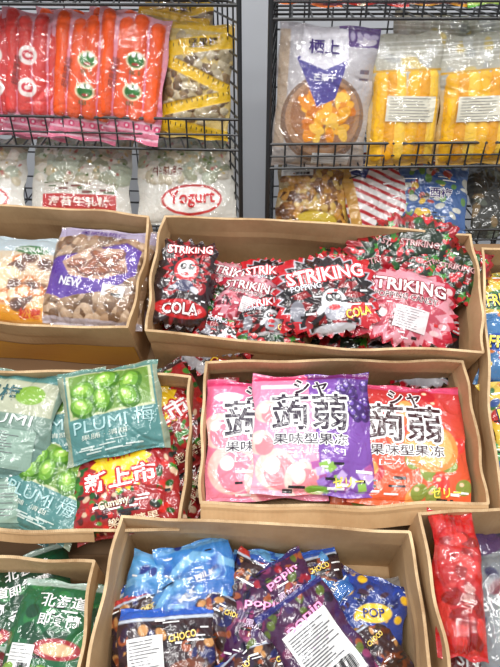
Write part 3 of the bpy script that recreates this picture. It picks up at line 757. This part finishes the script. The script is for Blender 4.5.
# ---- right rack
b = Bag("dried_mango_bag", 0.18, 0.245, 0.03, 0.0013, 150, (196,192,190), seal=0.05, mat=CLEAR)
b.grad((180,172,166), (190,188,196))
b.rect(-0.86, 0.1, 0.1, 1.1, (190,170,150)); b.poly([(0.1,1.1),(0.35,0.72),(1.1,0.72),(1.1,1.1)], (96,70,134)); b.ell(0.75,0.8,0.2,0.08,(210,204,216))
for k in range(4): b.ell(0.45+0.15*k, 0.86, 0.05, 0.09, (180,170,200), 30*k)
b.rect(0.75,0.4,0.1,0.04,(110,100,120)); b.rect(0.75,0.3,0.1,0.02,(110,100,120))
b.ell(0.0, -0.28, 0.85, 0.85, (136,108,90)); b.ell(0.0, -0.25, 0.76, 0.74, (176,136,104)); b.ell(0,-0.22,0.66,0.62,(156,108,74))
for i in range(46):
    a = b.rng.uniform(0, 6.28); r = b.rng.uniform(0, 0.55)
    b.ell(r*math.cos(a)+0.05, -0.2+r*math.sin(a)*0.75, 0.17, 0.09, [(240,174,40),(226,140,24),(244,196,80),(206,116,24)][i % 4], i*47)
b.poly([(-0.62,0.55),(-0.02,0.7),(0.4,0.6),(0.2,0.02),(-0.15,-0.1)], (74,66,146)); b.poly([(-0.5,0.95),(0.35,0.95),(0.4,0.55),(-0.05,0.4),(-0.55,0.52)], (222,220,228))
b.text("栖上", -0.1, 0.7, 0.3, (60,40,110), 0.13, 0, 0.02, eps=0.003); b.text("芒果干", -0.05, 0.3, 0.22, WHITE, 0.07, 0, 0.01, eps=0.003)
b.label(0.25, -0.84, 0.4, 0.12, 0, 5, bar=False); b.rect(0,-1,1.1,0.08,(180,170,166))
b.build(PW(0.135, 1.10, -0.24, 10, -3))
def mango(seed, x, rz, y=1.10, z=-0.245):
    b = Bag("dried_mango_strip_bag", 0.135, 0.23, 0.024, 0.0014, seed, (200,198,186), seal=0.06, mat=CLEAR)
    b.grad((222,176,74), (178,178,172)); b.rect(0, 0.75, 1.1, 0.6, (182,180,166))
    b.confetti(14, [(204,204,198),(168,170,166),(206,186,120)], 0.2, (-1,1,0.35,0.9))  # pale ellipses: plastic highlights painted into the clear top's colour
    for i in range(6):
        xx = -0.75+0.3*i; b.stick(xx, -0.8, xx+b.rng.uniform(-.08,.08), 0.36, 0.17, [(240,182,40),(230,162,28),(244,200,70)][i % 3], 0.7)
    b.rect(0, 0.46, 1.1, 0.03, (206,160,40), 0, True)
    for k in range(4): b.rect(0, 0.66+0.07*k, 1.1, 0.015, (220,220,214), 0, True)
    b.label(0.1, -0.1, 0.66, 0.32, -3, 8, bar=False, eps=0.010, bg=(218,214,196))
    b.build(PW(x, y, z, 12, rz))
mango(163, 0.33, -3, 1.16, -0.22); mango(164, 0.47, 6, 1.16, -0.22); mango(160, 0.285, 2); mango(161, 0.415, 5); mango(162, 0.548, 4)
for i, (x, c, t) in enumerate(((0.10,(222,110,30),"HAPPY"),(0.21,(206,50,30),"鱼糕"),(0.31,(226,160,50),"BABY"),(0.42,(80,160,40),"GREEN"),(0.54,(70,150,30),"PEAS"))):
    b = Bag("snack_pouch", 0.12, 0.18, 0.02, 0.0018, 170+i, c)
    b.confetti(24, [c, tuple(int(v*0.8) for v in c), (230,220,190)], 0.16)
    b.ell(0, -0.6, 0.5, 0.3, (230,190,140)); b.ell(-0.15, -0.55, 0.07, 0.07, (20,20,20)); b.ell(0.15, -0.55, 0.07, 0.07, (20,20,20)); b.ell(0,-0.7,0.15,0.05,(180,50,50)); b.rect(0,-0.93,1.1,0.06,(90,40,60) if i < 3 else (190,210,110))
    b.text(t, 0, -0.15, 0.7, WHITE, 0.2, 0, 0.02, (90,30,30), 0.06); b.tiny(8, box=(-0.8,0.8,-0.9,-0.4))
    b.build(PW(x, 1.10, 0.0, 10, -4+2*i))
# lower right
b = Bag("mixed_nut_bag", 0.16, 0.18, 0.024, 0.0014, 180, (160,140,100), mat=CLEAR)
b.blobs(200, (-0.9,0.9,-0.9,0.6), 0.09, [(190,136,50),(140,90,36),(206,170,80),(96,58,26)], 0.5, 1.4); b.rect(0,0.85,1.1,0.2,(50,74,126),0,True)
b.label(-0.5, 0.4, 0.4, 0.16, 0, 4, eps=0.005); b.ell(0.1,-0.7,0.5,0.2,(206,180,60),0,True)
b.build(PW(0.135, 1.13, -0.43, 40, -4))
b = Bag("striped_snack_bag", 0.14, 0.18, 0.022, 0.0014, 181, (206,202,202), ncr=20, wr=0.002)
for k in range(9): b.rect(0, -1.0+0.24*k, 1.4, 0.05, (166,34,42), -35)
b.rect(-0.5, 0.7, 0.5, 0.35, (28,38,100), -35)
for k in range(8): b.star(-0.8+0.18*k,0.5+0.1*(k % 3)+0.04*k,0.08,5,0.4,WHITE)
b.rect(-0.8,0,0.15,1.3,(180,136,66)); b.tiny(10)
b.build(PW(0.26, 1.12, -0.425, 42, 12))
b = Bag("fruit_snack_bag", 0.15, 0.17, 0.022, 0.0014, 182, (60,90,140), ncr=20)
b.confetti(90, [(206,170,60),(200,200,190),(50,84,146),(160,66,56),(90,130,66),(176,176,166),(110,96,70)], 0.12)
b.text("西梅", 0.2, -0.1, 0.3, (60,40,100), 0.14, 0, 0.02, WHITE, 0.05); b.rect(0,0.9,1.1,0.1,(186,176,100)); b.tiny(14)
b.build(PW(0.375, 1.12, -0.425, 42, -6))
b = Bag("fruit_snack_bag", 0.13, 0.17, 0.022, 0.002, 183, (60,60,56)); b.confetti(40, [(90,96,84),(50,50,46),(130,110,80)], 0.2); b.build(PW(0.53, 1.15, -0.45, 42, 5))

# ---------------- lights ----------------
w = bpy.data.worlds.new("world"); sc.world = w; w.use_nodes = True
bg = w.node_tree.nodes["Background"]; bg.inputs[0].default_value = (0.95, 0.97, 1.0, 1); bg.inputs[1].default_value = 0.56
def area(name, loc, rot, sx, sy, e):
    l = bpy.data.lights.new(name, 'AREA'); l.shape = 'RECTANGLE'; l.size = sx; l.size_y = sy; l.energy = e; l.color = (1.0, 0.985, 0.96)
    o = bpy.data.objects.new(name, l); sc.collection.objects.link(o); o.location = loc; o.rotation_euler = rot
area("ceiling_light", (-0.9, 0.4, 3.0), (R(5), 0, 0), 0.14, 1.3, 20)
area("ceiling_light", (0.0, 0.3, 3.0), (R(5), 0, 0), 0.14, 1.3, 22)
area("ceiling_light", (0.9, 0.4, 3.0), (R(5), 0, 0), 0.14, 1.3, 20)
area("ceiling_light", (-0.4, -1.0, 2.9), (R(35), 0, 0), 1.4, 0.14, 24)
area("ceiling_light", (0.6, -0.6, 2.9), (R(30), 0, 0), 1.4, 0.14, 18)
